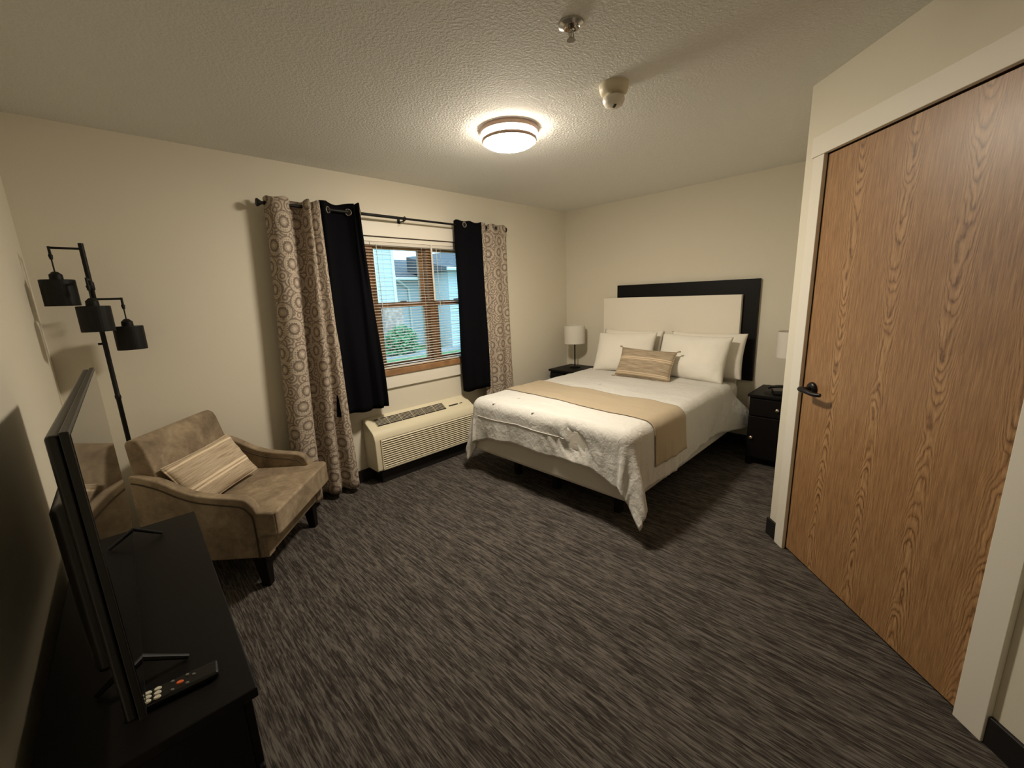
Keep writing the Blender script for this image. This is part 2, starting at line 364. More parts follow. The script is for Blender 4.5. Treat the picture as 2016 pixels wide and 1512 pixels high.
# venetian blinds
NS = 43; ztop = 1.93; zbot = .945
def slat_mesh(w):
    bm = NB(); rows = []
    for i in range(5):
        t = i/4-.5; y = t*.024; z = .0014*(1-4*t*t) + t*.0024
        rows.append([(y, z)])
    top = [[bm.verts.new((sx*w/2, y+.0, z+.0006)) for sx in (-1, 1)] for ((y, z),) in rows]
    bot = [[bm.verts.new((sx*w/2, y, z-.0004)) for sx in (-1, 1)] for ((y, z),) in rows]
    for i in range(4):
        bm.faces.new((top[i][0], top[i][1], top[i+1][1], top[i+1][0])); bm.faces.new((bot[i][1], bot[i][0], bot[i+1][0], bot[i+1][1]))
    bm.faces.new((top[0][1], top[0][0], bot[0][0], bot[0][1])); bm.faces.new((top[4][0], top[4][1], bot[4][1], bot[4][0]))
    return bm
blabels = ['white venetian blind behind the left dark curtain', 'white venetian blind over the fully visible middle window', 'white venetian blind partly behind the right dark curtain']
first = None
for (a, b), lab in zip(UN, blabels):
    w = .577; cx = (a+b)/2
    bl = thing('venetian_blind', lab, 'blind', (cx, .012, zbot-.03), group='venetian blinds in the window')
    def loc(z): return z-(zbot-.03)
    obj('headrail', bx(-w/2, w/2, -.014, .014, loc(1.935), loc(1.96)), SLAT, bl, bevel=.002)
    obj('bottom_rail', bx(-w/2, w/2, -.013, .013, loc(.918), loc(.932)), SLAT, bl, bevel=.002)
    for k in range(NS):
        z = zbot + (ztop-zbot)*k/(NS-1)
        if first is None: first = obj('slat', slat_mesh(w), SLAT, bl, smooth=True); s = first
        else: s = link_copy(first, 'slat', bl)
        s.location = (0, 0, loc(z))
    for sx in (-.19, .19):
        obj('ladder_cord', tube(NB(), [(sx, -.0135, loc(.93)), (sx, -.0135, loc(1.94))], .0009, 6), SLAT, bl)
    obj('tilt_wand', tube(NB(), [(-w/2+.05, -.018, loc(1.94)), (-w/2+.052, -.02, loc(1.35))], .003, 8), mat('clear_wand', (210, 214, 214), .2), bl, smooth=True)

# ------------------------------------------------------------------ outdoors
G = -.4
st(obj('ground', bx(-14, 26, .3, 40, G-.1, G), GRASS), 'green lawn outside the window', 'lawn')
st(obj('path_strip', bx(-14, 26, 9.2, 10.2, G, G+.02), GRAVEL), 'grey path in front of the neighbouring building', 'path')
def lap_wall(bm, x0, x1, y, z0, z1, step=.15):
    z = z0
    while z < z1-1e-6:
        zt = min(z+step, z1)
        v = [bm.verts.new(c) for c in ((x0, y-.02, z), (x1, y-.02, z), (x1, y, zt), (x0, y, zt), (x0, y, z), (x1, y, z))]
        bm.faces.new((v[0], v[1], v[2], v[3])); bm.faces.new((v[4], v[5], v[1], v[0])); z = zt
    return bm
hs = thing('neighbour_house', 'pale sided building with grey roof seen through the blinds', 'building', (3.5, 10.3, G))
def hp(name, bm, m, par=hs):
    for v in bm.verts: v.co -= Vector((3.5, 10.3, G))
    return obj(name, bm, m, par)
bm = NB(); lap_wall(bm, -1.5, 3.5, 10.3, G, 6.4); box(bm, -1.5, 3.5, 10.3, 13.5, G, 6.4); hp('tower_wall', bm, SIDING)
for xx in (2.72, 3.42): hp('corner_board', bx(xx, xx+.1, 10.25, 10.3, G, 6.4), VINYL)
bm = NB(); lap_wall(bm, 3.5, 9.5, 12.0, G, 2.35); box(bm, 3.5, 9.5, 12.0, 16, G, 2.35); hp('wall', bm, SIDING)
bm = NB(); extrude_yz(bm, [(11.4, 2.36), (14.2, 3.3), (17, 2.36), (17, 2.26), (11.4, 2.26)], 3.2, 10); hp('roof', bm, ROOF)
hp('gutter', tube(NB(), [(3.2, 11.36, 2.3), (10, 11.36, 2.3)], .06, 8), VINYL)
hp('downspout', tube(NB(), [(4.2, 11.36, 2.28), (5.0, 11.9, 1.95), (5.05, 11.95, G)], .045, 8), VINYL)
bm = NB(); box(bm, 2.9, 3.62, 10.12, 10.3, G, 1.42); hp('brick_base', bm, BRICK)
bm = NB(); lap_wall(bm, 5.6, 11, 10.0, G, 2.6); box(bm, 5.6, 11, 10.0, 12, G, 2.6); hp('wing_wall', bm, SIDING)
bm = NB(); v = [bm.verts.new(c) for c in ((5.2, 9.5, 2.62), (11.4, 9.5, 3.5), (11.4, 12.2, 4.1), (5.2, 12.2, 3.2), (5.2, 9.5, 2.5), (11.4, 9.5, 2.5), (11.4, 12.2, 2.5), (5.2, 12.2, 2.5))]
for f in ((3,2,1,0),(4,5,6,7),(0,1,5,4),(1,2,6,5),(2,3,7,6),(3,0,4,7)): bm.faces.new([v[i] for i in f])
hp('wing_roof', bm, ROOF)
hp('wing_gutter', tube(NB(), [(5.2, 9.46, 2.56), (11.4, 9.46, 2.56)], .06, 8), VINYL)
shrub = thing('shrub', 'low green shrub against the neighbouring building', 'shrub', (3.25, 9.75, G))
bm = NB()
for i in range(900):
    a = random.uniform(0, 2*PI); r = math.sqrt(random.random()); zz = random.random()
    p = Vector((.62*r*math.cos(a), .36*r*math.sin(a), .08+1.02*zz*(1-.45*r*r))); q = Vector((random.gauss(0, 1), random.gauss(0, 1), random.gauss(0, 1))).normalized(); s = q.orthogonal().normalized(); l = .09
    v = [bm.verts.new(p-q*l), bm.verts.new(p+s*l*.5), bm.verts.new(p+q*l), bm.verts.new(p-s*l*.5)]; bm.faces.new(v)
fo = obj('foliage', bm, LEAF, shrub); fo['kind'] = 'stuff'
for i in range(5): obj('stem', tube(NB(), [(.1*math.cos(i), .1*math.sin(i), 0), (.35*math.cos(i*1.26), .2*math.sin(i*1.26), .7)], .015, 6), OAK, shrub)

# ------------------------------------------------------------------ curtain rod and curtains
rod = thing('curtain_rod', 'long black curtain rod with tapered finials above the window', 'curtain rod', (-2.22, -.1, 2.14))
RX = -2.22
obj('rod_tube', tube(NB(), [(-3.285-RX, 0, .004), (-2.27-RX, 0, 0)], .011, 14), BLACK_METAL, rod, smooth=True)
obj('rod_tube', tube(NB(), [(-2.3-RX, 0, 0), (-1.16-RX, 0, -.004)], .0085, 14), BLACK_METAL, rod, smooth=True)
for x0, d in ((-3.285, -1), (-1.16, 1)):
    Mf = T(x0-RX, 0, 0) @ rot('Y', 90*d)
    obj('finial', lathe(NB(), [(0, 0), (.012, 0), (.012, .006), (.009, .012), (.012, .02), (.026, .042), (.024, .048), (0, .05)], 20, Mf), BLACK_METAL, rod, smooth=True)
for x0 in (-3.22, -2.262, -1.2):
    bm = NB(); tube(bm, [(x0-RX, .0, -.016), (x0-RX, .098, -.016)], .005, 8); box(bm, x0-RX-.012, x0-RX+.012, .094, .1, -.05, .03); torus(bm, .0145, .004, T(x0-RX, 0, 0) @ rot('Y', 90), 16, 6); tube(bm, [(x0-RX-.015, 0, -.012), (x0-RX-.015, -.0, -.032)], .004, 6)
    obj('bracket', bm, BLACK_METAL, rod)
def curtain(name, label, top, bot, z0, z1, m, nu, nv, rings, ripple=.006, seed=0, group='window curtains', wave=0):
    bm = NB(); uvl = bm.loops.layers.uv.new('UVMap')
    A = catmull([(x, y, 0) for x, y in top], nu); B = catmull([(x, y, 0) for x, y in bot], nu)
    arc = [0]
    for i in range(1, nu): arc.append(arc[-1] + .5*((A[i]-A[i-1]).length + (B[i]-B[i-1]).length))
    ox = sum(p.x for p in B)/nu; grid = []
    for j in range(nv):
        t = j/(nv-1); row = []
        for i in range(nu):
            p = A[i].lerp(B[i], sm(t)*.55 + t*.45)
            k = sm(t*3)
            y = p.y + ripple*k*nz(arc[i]*9+seed, t*3)*1.5; x = p.x + ripple*k*nz(arc[i]*6+seed+9, t*2.2)
            zz = z1 + (z0-z1)*t
            if j == 0: zz += .006*math.sin(arc[i]*40)+wave*(p.y+.1)
            if j == nv-1: zz += .008*nz(arc[i]*8+seed, 3)
            row.append(bm.verts.new((x-ox, min(y, -.022)+.1, zz-z0)))
        grid.append(row)
    for j in range(nv-1):
        for i in range(nu-1):
            f = bm.faces.new((grid[j][i], grid[j][i+1], grid[j+1][i+1], grid[j+1][i]))
            for l, (a, b) in zip(f.loops, ((i, j), (i+1, j), (i+1, j+1), (i, j+1))): l[uvl].uv = (arc[a]+seed*.37, z1 + (z0-z1)*b/(nv-1))
    c = thing(name, label, 'curtain', (ox, -.1, z0), group=group)
    p = obj('panel', bm, m, c, smooth=CLOTH); md = p.modifiers.new('thick', 'SOLIDIFY'); md.thickness = .003
    for x, y, ang in rings:
        Mr = T(x-ox, y+.1, 2.138-z0) @ rot('Z', ang) @ rot('X', 90)
        g = obj('grommet', torus(NB(), .021, .0055, Mr), CHROME, c, smooth=True)
        obj('eyelet', lathe(NB(), [(0, .001), (.019, .001), (.019, -.0035), (0, -.0035)], 20, Mr), BLACK_PLASTIC, g)
    return c
pt = [(-3.285, -.075), (-3.275, -.125), (-3.245, -.165), (-3.195, -.172), (-3.152, -.145), (-3.135, -.085), (-3.10, -.045), (-3.06, -.06), (-3.05, -.14), (-3.03, -.17), (-3.01, -.13), (-2.995, -.15), (-2.965, -.165), (-2.94, -.11), (-2.945, -.06)]
pb = [(-3.37, -.07), (-3.365, -.13), (-3.32, -.18), (-3.25, -.185), (-3.205, -.14), (-3.195, -.07), (-3.175, -.045), (-3.15, -.07), (-3.125, -.16), (-3.08, -.175), (-3.05, -.11), (-3.03, -.085), (-2.985, -.165), (-2.925, -.165), (-2.905, -.09)]
curtain('print_curtain', 'taupe medallion-print curtain hanging behind the armchair', pt, pb, .05, 2.178, PRINT, 120, 50, [], seed=0)
nt = [(-2.945, -.05), (-2.94, -.12), (-2.92, -.142), (-2.895, -.115), (-2.865, -.085), (-2.81, -.075), (-2.75, -.085), (-2.72, -.12), (-2.705, -.147), (-2.695, -.12), (-2.687, -.118), (-2.67, -.148), (-2.65, -.12), (-2.645, -.06)]
nb = [(-3.03, -.05), (-3.01, -.14), (-2.97, -.16), (-2.92, -.125), (-2.87, -.115), (-2.81, -.145), (-2.75, -.14), (-2.72, -.115), (-2.695, -.135), (-2.67, -.16), (-2.64, -.15), (-2.62, -.12), (-2.59, -.14), (-2.565, -.1)]
curtain('dark_curtain', 'wide black curtain hanging left of the visible window', nt, nb, .635, 2.195, NAVY, 110, 40, [(-2.885, -.112, 35), (-2.735, -.108, -35), (-2.66, -.142, 60)], seed=3, wave=-.12)
rt_ = [(-1.745, -.075), (-1.74, -.118), (-1.69, -.132), (-1.62, -.128), (-1.56, -.118), (-1.50, -.128), (-1.468, -.14), (-1.458, -.09)]
rb = [(-1.76, -.08), (-1.745, -.13), (-1.69, -.145), (-1.63, -.13), (-1.56, -.14), (-1.50, -.128), (-1.462, -.15), (-1.452, -.1)]
curtain('dark_curtain', 'narrow black curtain with one bright grommet, right of the window', rt_, rb, .595, 2.175, NAVY, 60, 36, [(-1.67, -.137, 6)], seed=5)
qt = [(-1.465, -.1), (-1.44, -.135), (-1.405, -.125), (-1.38, -.09), (-1.355, -.1), (-1.325, -.135), (-1.27, -.138), (-1.21, -.125), (-1.16, -.132), (-1.128, -.115), (-1.12, -.06)]
qb = [(-1.475, -.1), (-1.445, -.14), (-1.41, -.13), (-1.385, -.095), (-1.36, -.11), (-1.33, -.15), (-1.28, -.15), (-1.21, -.12), (-1.16, -.15), (-1.12, -.13), (-1.11, -.07)]
curtain('print_curtain', 'taupe medallion-print curtain between the window and the bed corner', qt, qb, .05, 2.172, PRINT, 80, 50, [(-1.385, -.105, -60), (-1.29, -.146, 2)], seed=11)

# ------------------------------------------------------------------ wall air conditioner
AX0, AX1 = -2.775, -1.705; AW = AX1-AX0
ac = thing('wall_air_conditioner', 'cream through-wall air conditioner under the window', 'air conditioner', ((AX0+AX1)/2, 0, 0))
prof = [(-.002, .118), (-.19, .118), (-.2, .13), (-.198, .37), (-.188, .415), (-.168, .447), (-.14, .464), (-.03, .53), (-.002, .542)]
obj('body', extrude_yz(NB(), prof, -AW/2, AW/2), CREAM_PLASTIC, ac, bevel=.008, seg=3)
obj('sub_base', bx(-AW/2+.05, AW/2-.05, -.16, -.016, 0, .118), BLACK_BASE, ac)
obj('front_cavity', bx(-AW/2+.055, AW/2-.035, -.2015, -.195, .14, .385), DARK_SLOT, ac)
for k in range(13):
    z = .152+.0188*k
    Ml = T(0, -.205, z) @ rot('X', 35)
    obj('front_louver', box(NB(), -AW/2+.055, AW/2-.035, -.0075, .0075, -.0026, .0026, Ml), CREAM_PLASTIC, ac)
bm = NB(); box(bm, -AW/2+.045, -AW/2+.057, -.209, -.194, .13, .392); box(bm, AW/2-.037, AW/2-.025, -.209, -.194, .13, .392); box(bm, -AW/2+.045, AW/2-.025, -.209, -.194, .126, .142); 
obj('front_frame', bm, CREAM_PLASTIC, ac, bevel=.003)
sl = math.degrees(math.atan2(.066, .11)); MT = T(0, -.083, .4985) @ rot('X', sl)
obj('top_cavity', box(NB(), -AW/2+.075, .235, -.042, .042, -.004, .0032, MT), DARK_SLOT, ac)
for k in range(5):
    y = -.028+.014*k; obj('top_louver', box(NB(), -AW/2+.075, .235, y-.0016, y+.0016, 0, .0045, MT), CREAM_PLASTIC, ac)
for k in range(7):
    x = -AW/2+.075 + (.235+AW/2-.075)*k/6; obj('top_rib', box(NB(), x-.0018, x+.0018, -.042, .042, 0, .0045, MT), CREAM_PLASTIC, ac)
bm = NB(); box(bm, .28, .385, -.025, -.012, 0, .0036, MT); box(bm, .405, .44, -.02, -.015, 0, .0036, MT); obj('control_slot', bm, DARK_SLOT, ac)

# ------------------------------------------------------------------ ceiling fixtures
cl = thing('ceiling_light', 'round flush ceiling light with two nickel rings', 'ceiling light', (-2.29, -1.363, H))
obj('mount_ring', lathe(NB(), [(.15, -.001), (.168, -.001), (.172, -.012), (.168, -.026), (.156, -.028), (.15, -.026)], 56), RING, cl, smooth=True)
obj('diffuser', lathe(NB(), [(.149, -.067), (.143, -.078), (.122, -.089), (.09, -.096), (.05, -.1), (0, -.101)], 56), LENS, cl, smooth=True)
obj('side_band', lathe(NB(), [(.13, -.004), (.149, -.012), (.149, -.068)], 56), BAND, cl, smooth=True)
obj('lower_ring', lathe(NB(), [(.150, -.055), (.159, -.055), (.161, -.064), (.157, -.072), (.150, -.072)], 56), RING, cl, smooth=True)
for k in range(3):
    a = k*2*PI/3+.6; obj('ring_post', tube(NB(), [(.155*math.cos(a), .155*math.sin(a), -.026), (.155*math.cos(a), .155*math.sin(a), -.057)], .003, 8), NICKEL, cl)
sd = thing('smoke_detector', 'cream two-tier smoke detector on the ceiling', 'smoke detector', (-2.275, -2.05, H))
obj('base', lathe(NB(), [(0, 0), (.068, 0), (.068, -.012), (.063, -.034), (.052, -.042), (.03, -.043), (0, -.043)], 40), CREAM_PLASTIC, sd, smooth=True)
obj('sensor_head', lathe(NB(), [(.03, -.042), (.034, -.052), (.049, -.055), (.051, -.068), (.042, -.086), (.028, -.095), (0, -.096)], 40), mat('white_plastic', (232, 226, 212), .4), sd, smooth=True)
obj('sensor_slot', box(NB(), -.014, .014, -.006, .006, -.098, -.094, T(-.012, -.012, 0) @ rot('Z', 45)), DARK_SLOT, sd)
sp = thing('fire_sprinkler', 'small chrome pendant fire sprinkler in the ceiling', 'sprinkler', (-2.79, -2.19, H))
obj('escutcheon', lathe(NB(), [(0, 0), (.046, 0), (.045, -.006), (.03, -.012), (.021, -.003), (0, -.003)], 36), CHROME, sp, smooth=True)
obj('frame', lathe(NB(), [(0, -.003), (.012, -.003), (.012, -.02), (.007, -.022), (0, -.022)], 20), CHROME, sp, smooth=True)
bm = NB(); tube(bm, catmull([(.009, 0, -.02), (.014, 0, -.034), (.004, 0, -.05)], 10), .0028, 8); tube(bm, catmull([(-.009, 0, -.02), (-.014, 0, -.034), (-.004, 0, -.05)], 10), .0028, 8); tube(bm, [(0, 0, -.02), (0, 0, -.05)], .0025, 8)
obj('yoke', bm, CHROME, sp, smooth=True)
obj('deflector', lathe(NB(), [(0, -.05), (.015, -.05), (.016, -.053), (0, -.053)], 24), CHROME, sp)

# ------------------------------------------------------------------ bed
BYL, BYR, BXF = -.565, -2.065, -2.055
bed = thing('bed', 'queen bed base with box spring and mattress under white bedding', 'bed', (-1.08, -1.315, 0))
bo = Vector((-1.08, -1.315, 0))
def bp_(name, bm, m, **k):
    for v in bm.verts: v.co -= bo
    return obj(name, bm, m, bed, **k)
bp_('box_spring', bx(BXF, -.1, BYR, BYL, .195, .41), BOXF, bevel=.035, seg=4)
bp_('mattress', bx(BXF+.005, -.1, BYR+.005, BYL-.005, .405, .635), SHEET, bevel=.06, seg=5)
bm = NB(); box(bm, BXF+.12, -.12, BYR+.08, BYR+.12, .16, .197); box(bm, BXF+.12, -.12, BYL-.12, BYL-.08, .16, .197)
for x in (BXF+.2, -1.1, -.25): box(bm, x-.02, x+.02, BYR+.08, BYL-.08, .16, .195)
bp_('frame', bm, BLACK_METAL)
for x in (BXF+.2, -1.1, -.25):
    for y in (BYL-.33, -1.315, BYR+.2): bp_('leg', bx(x-.025, x+.025, y-.025, y+.025, 0, .165), BLACK_METAL, bevel=.004)
hb = thing('headboard', 'wall headboard of a cream panel overlapping a black panel', 'headboard', (-.036, -1.36, .3))
obj('black_panel', bx(.0, .03, -2.146+1.36, -.736+1.36, .34, 1.255), BLACK_WOOD, hb, bevel=.002)
obj('cream_panel', bx(-.045, .0, -2.02+1.36, -.592+1.36, .1, 1.122), CREAM_PANEL, hb, bevel=.004)

CX0, CXE, CYL, CYR, RE, CZ = -.34, -1.985, -.635, -1.995, .085, .668
CL, CW = CX0-CXE, CYL-CYR
def hang(d, fl):
    q = RE*PI/2
    if d <= 0: return 0, 0
    if d < q: a = d/RE; return RE*math.sin(a), RE*(1-math.cos(a))
    e = d-q; return RE + fl*e, RE + e*math.sqrt(max(.05, 1-fl*fl))
def com(p, q, off=0.0):
    """cloth point: p metres from the head end towards the foot, q metres from the left edge of the flat top"""
    da = max(0, p-CL); sgn = 0; db = 0
    if q < 0: db = -q; sgn = -1
    if q > CW: db = q-CW; sgn = 1
    x = CX0-min(p, CL); y = CYL-min(max(q, 0), CW)
    inner = min(1, min(min(q, CW-q)/.15 if db == 0 else 0, (CL-p)/.15 if da == 0 else 0)) if (da == 0 and db == 0) else 0
    z = CZ + .013*nz(p*2.6, q*2.6, 1)*(.4+.6*max(0, inner)) + .006*nz(p*7, q*3.2, 5) + .0035*nz(p*17, q*6, 8) + .002*nz(p*34, q*21, 4)
    r = math.hypot(da, db)
    if r > 0:
        phi = math.atan2(db, da)
        corner = math.sin(2*phi) if (da > 0 and db > 0) else 0
        fl = .05 + (.25 if sgn > 0 else .1)*corner
        along = q if da > db else p
        out, drop = hang(r, fl)
        k = sm((drop-.05)/.3)
        fold = k*(.020*nz(along*5.5, r*1.5, 9 if da > db else 17) + .009*nz(along*17, r*3, 3) + .005*nz(along*38, r*12, 13))
        if corner: fold += k*.05*corner*math.sin(phi*6.5+.9)*min(1, r/.5)
        if da > 0:      # gathered pucker in the foot panel
            g = math.exp(-((q-1.0)/.17)**2 - ((da-.2)/.12)**2); fold += -.03*g + .03*g*nz((q-da*.7)*26, (q+da)*5, 7) + .012*g*nz((q-da)*60, q*9, 2)
        if sgn > 0 and p < .5:  # loose corner flaring out at the head end
            w = sm(1-p/.42)*k; fold += .125*w; x += .16*w; 
        out += fold
        z -= drop
        x -= math.cos(phi)*(out+off); y -= sgn*math.sin(phi)*(out+off)
        z += off*max(0, 1-drop/RE)
    else: z += off
    return Vector((x, y, max(z, .02)))
def com_grid(bm, ps, qs_of, off, uv=False):
    g = [[bm.verts.new(com(p, q, off)) for q in qs_of(p)] for p in ps]
    for a, b in zip(g, g[1:]):
        for i in range(len(a)-1): bm.faces.new((a[i], a[i+1], b[i+1], b[i]))
    return bm
def ohs(p): return .425 + .035*sm((p-.5)/.8) + .012*nz(p*9, 4) + .03*sm(1-p/.3)            # side overhang
def ohf(q):                                                  # foot overhang
    e = max(0, -q, q-CW); m = min(max(q, 0), CW)
    return .35 + .075*sm((abs(m-CW/2)-.42)/.3) + .012*nz(q*6, 2)
np_, nq = 130, 130
bm = NB(); rows = []
for i in range(np_+1):
    row = []
    for j in range(nq+1):
        u = i/np_; v = j/nq
        # sample densely: param across width incl. overhang
        pl = u*(CL+.4); q = -ohs(pl) + v*(CW+2*ohs(pl)); p = u*(CL+ohf(q))
        q = -ohs(p) + v*(CW+2*ohs(p))
        row.append(bm.verts.new(com(p, q)))
    rows.append(row)
for a, b in zip(rows, rows[1:]):
    for i in range(nq): bm.faces.new((a[i], a[i+1], b[i+1], b[i]))
co = thing('comforter', 'white comforter draped over the bed with drooping corners', 'comforter', (-1.08, -1.315, .64))
cv = Vector((-1.08, -1.315, .64))
for v in bm.verts: v.co -= cv
c_o = obj('cover', bm, COMF, co, smooth=CLOTH); md = c_o.modifiers.new('thick', 'SOLIDIFY'); md.thickness = .016; md.offset = -1
pts = [com(CL+.19+.012*nz(q*3, 1), q, .002)-cv for q in [CW*(.02+.66*k/70) for k in range(71)]]
obj('piping', tube(NB(), pts, .0022, 6), COMF, co, smooth=True)
for p, q in ((.28, 1.02), (.72, .55), (1.52, .3), (CL+.06, .2), (CL+.06, .62)):
    c0 = com(p, q, .003)-cv
    obj('tuft', lathe(NB(), [(0, .004), (.008, .003), (.012, 0), (0, -.001)], 12, T(*c0)), COMF, co, smooth=True)
# runner
rn = NB(); g = []
for i in range(36):
    t = i/35; row = []
    for j in range(110):
        v = j/109; q = -.18 + v*(CW+.18+.345); f = max(0, min(1, q/CW)); f2 = max(0, (q-CW)/.345)
        pa = (-(-1.23)+CX0) + .11*f; pb_ = (1.68+CX0) + .12*f
        p = pa + (pb_-pa)*t
        row.append(rn.verts.new(com(p, q, .009)-cv))
    g.append(row)
for a, b in zip(g, g[1:]):
    for i in range(109): rn.faces.new((a[i], a[i+1], b[i+1], b[i]))
r_o = obj('bed_runner', rn, RUNNER, smooth=CLOTH); r_o.location = cv; md = r_o.modifiers.new('thick', 'SOLIDIFY'); md.thickness = .004
tag(r_o, 'plain tan bed runner laid across the white comforter', 'bed runner')

def pillow_bm(w, h, t, seed=0, wr=.006, pinch=.05, n=36, flange=0):
    """cushion standing in the xz plane, thickness along y"""
    bm = NB(); gs = []
    for s in (-1, 1):
        g = []
        for j in range(n+1):
            row = []
            for i in range(n+1):
                u = -1+2*i/n; v = -1+2*j/n
                uu = math.copysign(abs(u)**.9, u); vv = math.copysign(abs(v)**.9, v)
                x = w/2*uu*(1-pinch*(1-vv*vv)*abs(uu)**2); z = h/2*vv*(1-pinch*(1-uu*uu)*abs(vv)**2)
                th = (max(0, 1-abs(u)**2.6)*max(0, 1-abs(v)**2.6))**.55
                y = s*t/2*th
                if th > 0: y += wr*th*nz(x*7+seed, z*7, s*3) + wr*.6*(1-th)*nz(x*22+seed, z*22, s)*min(1, th*4)
                row.append((x, y, z))
            g.append(row)
        gs.append(g)
    V = {}
    def vert(s, i, j):
        edge = i in (0, n) or j in (0, n); k = (0 if edge else s, i, j)
        if k not in V: V[k] = bm.verts.new(gs[s][j][i])
        return V[k]
    for s in (0, 1):
        for j in range(n):
            for i in range(n):
                q = [vert(s, i, j), vert(s, i+1, j), vert(s, i+1, j+1), vert(s, i, j+1)]
                bm.faces.new(q if s == 0 else q[::-1])
    return bm
def pillow(name, label, cat, w, h, t, m, M, seed, group=None, wr=.011, edge=None, pinch=.05):
    o = obj(name, pillow_bm(w, h, t, seed, wr, pinch), m, smooth=CLOTH); o.matrix_world = M
    tag(o, label, cat, group)
    return o
def cush_extra(o, w, h, m, tassel=True):
    pts = []
    n = 20
    for k in range(n): u = -1+2*k/n; pts.append((w/2*u, 0, h/2*(1-.05*(1-u*u))))
    for k in range(n): u = 1-2*k/n; pts.append((w/2*(1-.05*(1-u*u)), 0, h/2*u))
    for k in range(n): u = 1-2*k/n; pts.append((w/2*u, 0, -h/2*(1-.05*(1-u*u))))
    for k in range(n): u = -1+2*k/n; pts.append((-w/2*(1-.05*(1-u*u)), 0, h/2*u))
    obj('piping', tube(NB(), pts, .005, 6, True), m, o, smooth=True)
    if tassel:
        for sx in (-1, 1):
            for sz in (-1, 1):
                obj('tassel', tube(NB(), [(sx*w/2*.985, 0, sz*h/2*.985), (sx*(w/2+.012), 0, sz*(h/2+.01)), (sx*(w/2+.03), -.004, sz*(h/2+.012))], [.004, .008, .007], 8), m, o, smooth=True)
# pillows face -x : local x -> world -y? build with local -y as the front, rotate so front points to -x
def PM(x, y, z, lean, tw=0, roll=0): return T(x, y, z) @ rot('Z', -90+tw) @ rot('X', -lean) @ rot('Y', roll)
gp = 'bed pillows'
pillow('bed_pillow', 'white pillow behind the left front pillow against the headboard', 'pillow', .68, .42, .15, SHEET, PM(-.155, -.985, .875, 12, 2), 2, gp)
pillow('bed_pillow', 'white pillow behind the right front pillow, corner against the black panel', 'pillow', .70, .42, .15, SHEET, PM(-.16, -1.76, .875, 12, -2), 4, gp)
pillow('bed_pillow', 'white front pillow on the left side of the bed', 'pillow', .66, .43, .17, SHEET, PM(-.315, -.99, .865, 24, 3, -2), 6, gp)
pillow('bed_pillow', 'white front pillow on the right side of the bed, by the black panel', 'pillow', .66, .43, .18, SHEET, PM(-.33, -1.70, .865, 22, -3, 1), 9, gp, wr=.016)
lc = pillow('lumbar_cushion', 'striped tan woven lumbar cushion with corner tassels on the bed', 'cushion', .55, .29, .13, CUSH_BED, PM(-.545, -1.35, .80, 28, 2, 2), 12, pinch=.04)
cush_extra(lc, .55, .29, CUSH_BED)

# ------------------------------------------------------------------ nightstands and lamps
def nightstand(label, y0, y1, knob_side):
    w = y1-y0; ns = thing('nightstand', label, 'nightstand', (-.24, (y0+y1)/2, 0), group='bedside nightstands')
    hw = w/2
    obj('top', bx(-.225, .22, -hw, hw, .595, .618), BLACK_WOOD, ns, bevel=.003)
    obj('body', bx(-.2, .22, -hw+.012, hw-.012, .06, .595), BLACK_WOOD, ns)
    d = obj('drawer', bx(-.216, -.2, -hw+.02, hw-.02, .44, .58), BLACK_WOOD, ns, bevel=.003)
    e = obj('cabinet_door', bx(-.216, -.2, -hw+.02, hw-.02, .075, .43), BLACK_WOOD, ns, bevel=.003)
    kb = [(0, 0), (.006, 0), (.006, .01), (.013, .016), (.013, .022), (.008, .027), (0, .028)]
    obj('knob', lathe(NB(), kb, 16, T(-.216, 0, .51) @ rot('Y', -90)), NICKEL, d, smooth=True)
    obj('knob', lathe(NB(), kb, 16, T(-.216, knob_side*(hw-.05), .25) @ rot('Y', -90)), NICKEL, e, smooth=True)
    for sx in (-.18, .2):
        for sy in (-1, 1): obj('foot', bx(sx-.02, sx+.02, sy*(hw-.035)-.02, sy*(hw-.035)+.02, 0, .06), BLACK_WOOD, ns)
    return ns
nightstand('black nightstand in the corner beside the window wall', -.52, -.075, -1)
nightstand('black two-knob nightstand between the bed and the door wall', -2.68, -2.235, 1)
def table_lamp(label, x, y):
    t = thing('table_lamp', label, 'table lamp', (x, y, .618), group='bedside table lamps')
    obj('base', lathe(NB(), [(0, 0), (.062, 0), (.062, .012), (.055, .018), (.01, .022), (0, .022)], 32), BRONZE, t, smooth=True)
    obj('stem', lathe(NB(), [(.0075, .018), (.0075, .33), (.012, .335), (.012, .38), (0, .38)], 16), BRONZE, t, smooth=True)
    obj('shade', lathe(NB(), [(.118, .29), (.122, .29), (.122, .5), (.118, .5), (.118, .29)], 44), SHADE_W, t, smooth=True)
    bm = NB()
    for k in range(3): a = k*2*PI/3; tube(bm, [(0, 0, .46), (.119*math.cos(a), .119*math.sin(a), .46)], .002, 6)
    obj('shade_spider', bm, BRONZE, t)
    obj('bulb', lathe(NB(), [(0, .375), (.013, .38), (.015, .4), (.028, .43), (.028, .447), (.015, .465), (0, .47)], 16), mat('frosted_bulb', (235, 232, 225), .4), t, smooth=True)
    return t
table_lamp('small lamp with white drum shade on the corner nightstand', -.2, -.27)
table_lamp('small lamp with white drum shade half hidden by the door wall', -.2, -2.475)
ck = thing('desk_telephone', 'small black telephone with cord on the right nightstand', 'telephone', (-.33, -2.43, .618), math.radians(-70))
obj('base', bx(-.05, .05, -.06, .06, 0, .035), BLACK_PLASTIC, ck, bevel=.008)
